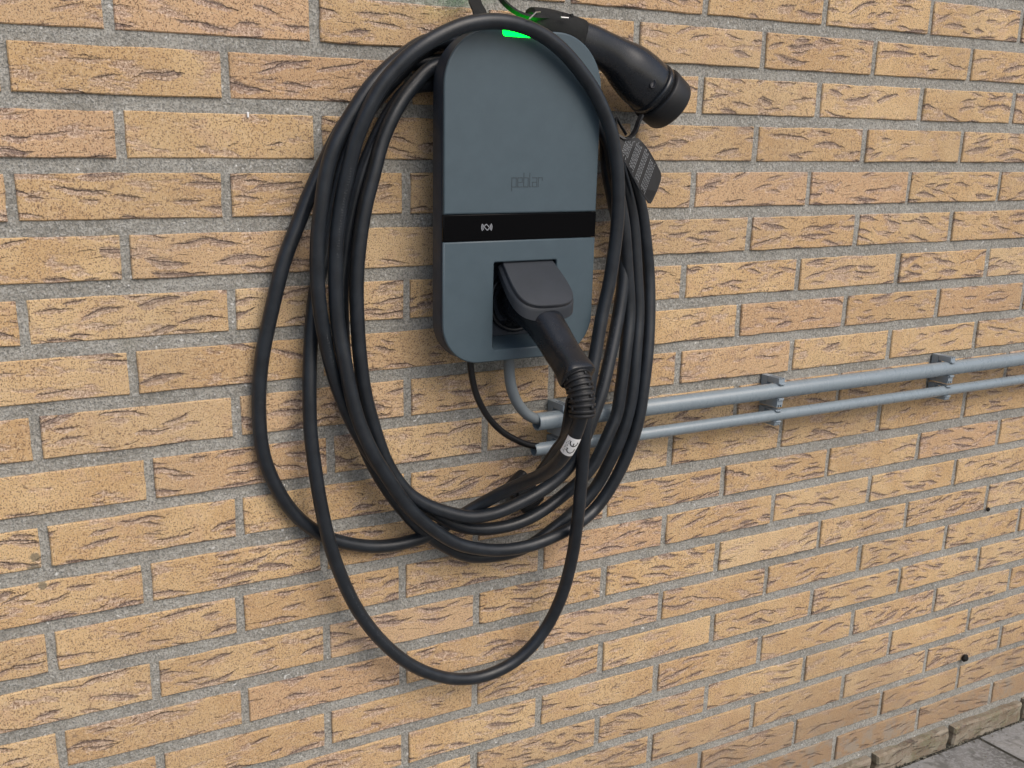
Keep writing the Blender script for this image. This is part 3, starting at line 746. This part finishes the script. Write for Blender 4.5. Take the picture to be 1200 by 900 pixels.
def arc(cx, cy, r, a0, a1, n=12): return [(cx + r * math.cos(math.radians(a0 + (a1 - a0) * k / n)), cy + r * math.sin(math.radians(a0 + (a1 - a0) * k / n))) for k in range(n + 1)]
ce.append(cord_line(arc(-.0030, -.0018, .0044, 70, 290), .0013)); ce.append(cord_line(arc(.0068, -.0018, .0044, 70, 290), .0013)); ce.append(cord_line([(.0026, -.0018), (.0066, -.0018)], .0012))
for k in range(3):
    for q in range(6 - k): 
        s0 = -.010 + q * .0034 + k * .001; ce.append(cord_line([(s0, .0040 + k * .0013), (s0 + .0012 + .001 * ((q + k) % 2), .0040 + k * .0013)], .0005))
build('ce_mark', merge(*ce), M_ink, st)

# --- free plug parked on top, lying in front of the wall and pointing down to the right
def hp(x, y, d=.045): return at(x, y, d)
aim = (hp(793, 131) - hp(752, 91)).normalized()
pl2 = build('connector', loft([
 (hp(640, 31, .044), .0135, .0150, 2.2), (hp(652, 35), .0165, .0185, 2.4), (hp(668, 42), .0180, .0200, 2.5), (hp(688, 50), .0190, .0215, 2.6), (hp(706, 58), .0192, .0215, 2.5), (hp(721, 67), .0208, .0240, 2.3), (hp(736, 79), .0255, .0305, 2.1),
 (hp(748, 90), .0280, .0335, 2), (hp(759, 100), .0290, .0335, 2), (hp(769, 109), .0290, .0325, 2), (hp(778, 117), .0285, .0310, 2)], (0, 1, 0), 36, 6), M_black, cb, True)
build('strain_relief', relief(crom([hp(646, 33, .044), hp(632, 29, .044), hp(618, 27, .040)], .001), .0145, .0125, 5), M_cap, pl2, True)
cc = hp(768.5, 108.5)
build('dust_cap', lathe([(-.0005, .0310), (.0, .0350), (.002, .0358), (.026, .0346), (.0290, .0330), (.0300, .0305), (.0300, .00001)], cc, aim, (0, 1, 0), 48), M_cap, pl2, True)
# seam ring, catch hole
build('collar', lathe([(-.003, .0325), (-.0026, .0338), (.0035, .0340), (.0040, .0328)], hp(763, 103.5), aim, (0, 1, 0), 48), M_black, pl2, True)
nrm = (Vector((-.5, -1, .35))).normalized()
hc = hp(765.5, 98, .0745)
bx = aim.cross(nrm).normalized()
ov = lathe([(-.001, .0062), (.0004, .0058), (-.0008, .0048), (-.0010, .00001)], Vector((0, 0, 0)), (0, 0, 1), (1, 0, 0), 20)
def place_oval(v):
    u = (Vector((.3, 0, .95)) - nrm * nrm.dot(Vector((.3, 0, .95)))).normalized(); w_ = u.cross(nrm)
    return [hc + u * q.x * 1.0 + w_ * q.y * .55 + nrm * q.z for q in v]
build('catch_hole', (place_oval(ov[0]), ov[1]), M_deep, pl2, True)
build('cap_strap', ribbon([hp(752, 135, .060), hp(748, 143, .062), hp(745, 152, .062), hp(739, 160, .060), hp(730, 162.5, .056), hp(722, 158, .052)], .0062, .0030, Vector((.3, -1, .2))), M_cap, pl2)
build('cap_tie', ribbon([hp(726, 163, .050), hp(722, 150, .046), hp(722, 138, .042), hp(728, 148, .042), hp(734, 158, .05)], .0035, .0015, Vector((.2, -1, .1))), M_cap, pl2)

# ------------------------------------------------------------------ warning tag
tg = empty('warning_tag', at(745, 163, .06), 'black paper tag with small white print hanging behind the loops below the free plug', 'tag')
TP = [(727, 163), (747.7, 161.5), (753, 166.5), (760.7, 176), (767, 187), (774.4, 202), (775, 207), (774.4, 212), (770, 224), (765, 235), (762.5, 238.8), (759.5, 238), (747.7, 219.6), (731, 188), (727, 180)]
def tagd(x, y): return .056 + .010 * math.sin((y - 160) / 80 * 2.2) 
fr = [at(x, y, tagd(x, y)) for x, y in TP]; bk = [p + Vector((0, .0007, 0)) for p in fr]; n = len(TP)
card = build('card', (fr + bk, [tuple(range(n)), tuple(range(2 * n - 1, n - 1, -1))] + [(k, (k + 1) % n, n + (k + 1) % n, n + k) for k in range(n)]), M_tag, tg)
txt = []
rg = random.Random(5)
def inside(x, y):
    c = False; j = n - 1
    for i in range(n):
        xi, yi = TP[i]; xj, yj = TP[j]
        if (yi > y) != (yj > y) and x < (xj - xi) * (y - yi) / (yj - yi) + xi: c = not c
        j = i
    return c
# rows of print run down to the left, stacked from upper left to lower right
A0 = Vector((733, 166)); da = Vector((-.36, 1)).normalized(); db = Vector((.78, .62))
for rline in range(26):
    if rline in (7, 13, 14, 20): continue
    o0 = A0 + db * rline * 1.75 + Vector((6, -16)) - da * 2; t = 0
    while t < 60:
        ln = rg.uniform(1.2, 4.2); a = o0 + da * t; b_ = o0 + da * (t + ln); t += ln + .9
        if rline in (6, 19) and t > 14: continue
        nn = Vector((-da.y, da.x)) * .34
        q4 = [a + nn, a - nn, b_ - nn, b_ + nn]
        if all(inside(q.x + dx, q.y + dy) for q in q4 for dx, dy in ((1.4, 0), (-1.4, 0), (0, 1.6), (0, -1.6))):
            txt.append(([at(q.x, q.y, tagd(q.x, q.y) + .0006) for q in q4], [(0, 1, 2, 3)]))
build('fine_print', merge(*txt), M_tagprint, card)

# ------------------------------------------------------------------ hanging strap above the box
sp_ = empty('hanging_strap', at(570, -30, .03), 'black webbing strap holding the coiled cable from above the charging box', 'strap')
build('strap_tail', ribbon([at(552, -40, .02), at(555, -12, .035), at(557, 3, .055), at(562, 14, .072), at(564, 24, .0755)], lambda t: .010 + .008 * t, .002, Vector((1, 0, 0))), M_strap, sp_)
build('strap_loop', ribbon([at(552, -40, .02), at(566, -38, .03), at(582, -10, .045), at(590, 2, .06), at(600, 11, .066), at(612, 17.5, .068), at(626, 20.5, .066), at(642, 21.5, .062)], .0055, .0035, Vector((.2, -.9, .5))), M_strap, sp_)
build('strap_band', loft([(hp(621, 28.5, .046), .0175, .0185, 2.3), (hp(634, 29.5, .047), .0182, .0190, 2.4), (hp(650, 34, .046), .0190, .0200, 2.5), (hp(664, 39.5, .045), .0200, .0212, 2.5), (hp(676, 45, .045), .0205, .0222, 2.6)], (0, 1, 0), 30, 5), M_strap, sp_, True)
for k in range(9):
    x = 623 + k * 5.6; build('hook_tab', box(at(x, 15.2 + .42 * k, .056), (.0040, .010, .0022 + .0008 * (k % 3)), Matrix.Rotation(.35 * k, 3, 'Y'), .0005), M_strap, sp_)
build('wire_clip', tube([at(620, 22.5, .099), at(628, 14.5, .090), at(633, 14, .075)], .0008, 8), M_steel, sp_)
build('wire_clip', tube([at(657, 20.5, .070), at(666, 21.2, .070)], .0012, 8), M_steel, sp_)
hk = build('wall_hook', merge(box(at(552, -44, .004), (.03, .008, .05), None, .002), tube([at(552, -44, .005), at(552, -43, .02), at(552, -41, .032), at(553, -49, .04)], .004, 10)), M_black); tag(hk, 'black steel hook screwed to the wall above the charging box', 'hook')

# ------------------------------------------------------------------ conduits and supply cables
ZU, ZL = -.5050, -.5432; XU, XL = .7360, .7330; XE = 4.0
def pipe(x0, z, r, d):
    prof = [(0, r * .84), (0, r * .97), (.0006, r), (XE - x0, r), (XE - x0, r * .84), (.0, r * .84)]
    v, f = lathe(prof, W(x0, d, z), (1, 0, 0), (0, 0, 1), 40)
    f = [q for q in f if len(q) == 4]
    return v, f
DP = .0300
p1 = build('conduit_pipe', pipe(XU, ZU, .0118, DP), M_pipe, None, True); tag(p1, 'thicker upper grey plastic conduit running level along the brick wall', 'pipe', 'grey conduits on the wall')
p2 = build('conduit_pipe', pipe(XL, ZL, .0087, DP), M_pipe, None, True); tag(p2, 'thinner lower grey plastic conduit running just under the thicker one', 'pipe', 'grey conduits on the wall')
clips = [(.7785, 'leftmost, half hidden behind the plug'), (1.1675, 'in the middle of the bare pipe run'), (1.5555, 'rightmost in the picture'), (1.9360, None)]
def clip_parts(x, z, r, big):
    w = .0115; ha, hb = (.0098, .0140) if big else (.0020, .0075)
    zt, zb = z + r - .0010 + ha, z - r + .0010 - hb
    body = box(W(x, .0065, (zt + zb) / 2), (w, .0125, zt - zb), None, .0006)
    jaws = []
    for top, h in ((True, ha), (False, hb)):
        zc = z + r - .0010 + h / 2 if top else z - r + .0010 - h / 2
        dd = .038 if big else .037; s = 1 if top else -1
        parts = [box(W(x, .0135 + (dd - .0135) / 2, zc - s * h * .12), (w, dd - .0135, h * .70), None, .0006)]
        for q in (-1, 0, 1): parts.append(box(W(x + q * w * .40, .0125 + (dd - .0125) / 2, zc + s * h * .33), (w * .18, dd - .0125 - .001, h * .32), None, .0003))
        parts.append(box(W(x, dd + .0004, zc - s * h * .42), (w * .9, .0045, h * .22), None, .0004))
        jaws.append(merge(*parts))
    return body, jaws
for which, (z, r, big) in (('upper', (ZU, .0118, True)), ('lower', (ZL, .0087, False))):
    proto = None
    for x, txt_ in clips:
        if txt_ is None: continue
        lab = f"grey clip holding the {'thicker upper' if big else 'thinner lower'} conduit, " + txt_
        if proto is None:
            proto = empty('pipe_clip', W(x, 0, z), lab, 'clip', 'pipe clips on the wall'); bd, js = clip_parts(x, z, r, big)
            build('clip_base', bd, M_clip, proto)
            for j in js: build('clip_jaw', j, M_clip, proto)
            px0 = x
        else:
            c = proto.copy(); col.objects.link(c); c.location = proto.location + Vector((x - px0, 0, 0)); c['label'] = lab
            for chd in [o for o in bpy.data.objects if o.parent == proto]:
                d_ = chd.copy(); col.objects.link(d_); d_.parent = c; d_.matrix_parent_inverse = chd.matrix_parent_inverse.copy()
g1 = build('supply_cable', tube(smoothpath(crom([at(596, 405, .03), at(596.5, 425, .03), at(597, 440, .03), at(599.5, 455, .03), at(604, 468, .03), at(611, 479, .030), at(620, 487.5, .030), at(632, 491.5, .030), W(.80, .030, ZU)], .004), 3), .0072, 16), M_gcab, None, True)
tag(g1, 'grey supply cable bending from under the charging box into the thicker conduit', 'cable')
g2 = build('data_cable', tube(smoothpath(crom([at(551, 410, .03), at(551, 425, .03), at(553, 441, .03), at(558, 462, .03), at(570, 486, .030), at(588, 505.5, .030), at(606, 516, .030), at(622, 522, .030), W(.80, .030, ZL)], .004), 3), .0043, 12), M_bcab, None, True)
tag(g2, 'thin black cable curving from under the charging box into the thinner conduit', 'cable')
# small screw seen on the wall beside the cable entry
# ------------------------------------------------------------------ small things on the wall
def lump(px, py, r, d=.003):
    bm = bmesh.new(); bmesh.ops.create_icosphere(bm, subdivisions=3, radius=1)
    for v in bm.verts:
        k = 1 + .25 * noise.noise(v.co * 1.7 + Vector((px, py, 0))); v.co = Vector((v.co.x * r * k, v.co.y * r * .7 * k, v.co.z * r * k))
    V = [v.co + at(px, py, d) for v in bm.verts]; bm.verts.index_update(); Fs = [tuple(v.index for v in f.verts) for f in bm.faces]; bm.free(); return V, Fs
o = build('dark_lump', lump(1131, 771, .0075, .004), M_blob, None, True); tag(o, 'small round black lump stuck on the bed joint low at the right', 'lump')
o = build('dark_lump', merge(lump(1158, 597, .004, .002)), M_blob, None, True); tag(o, 'tiny dark lump stuck in the upright joint right of the middle courses', 'lump')
o = build('white_fleck', box(at(290.5, 134.5, .001), (.0022, .002, .0058), None, .0006), M_white); tag(o, 'tiny white fleck stuck to the upper edge of a brick at upper left', 'fleck')

gr = []
rg2 = random.Random(11)
for k in range(900):
    x = rg2.uniform(.9, 2.6); r = rg2.uniform(.0006, .0026); y = -.0135 - abs(rg2.gauss(0, .006)) if rg2.random() < .75 else -rg2.uniform(.015, .30)
    c = Vector((x, y, .0005 + r * .4)); V = []
    for q in ((1, 0, 0), (-1, 0, 0), (0, 1, 0), (0, -1, 0), (0, 0, 1), (0, 0, -1)): V.append(c + Vector(q) * r * rg2.uniform(.6, 1.2))
    gr.append((V, [(0, 2, 4), (2, 1, 4), (1, 3, 4), (3, 0, 4), (2, 0, 5), (1, 2, 5), (3, 1, 5), (0, 3, 5)]))
o = build('grit', merge(*gr), plain('grit_stone', (.16, .15, .12), .9, .2, None, .5)); o['kind'] = 'stuff'
o['label'] = 'loose grit and crumbs lying on the paving along the foot of the wall'; o['category'] = 'grit'
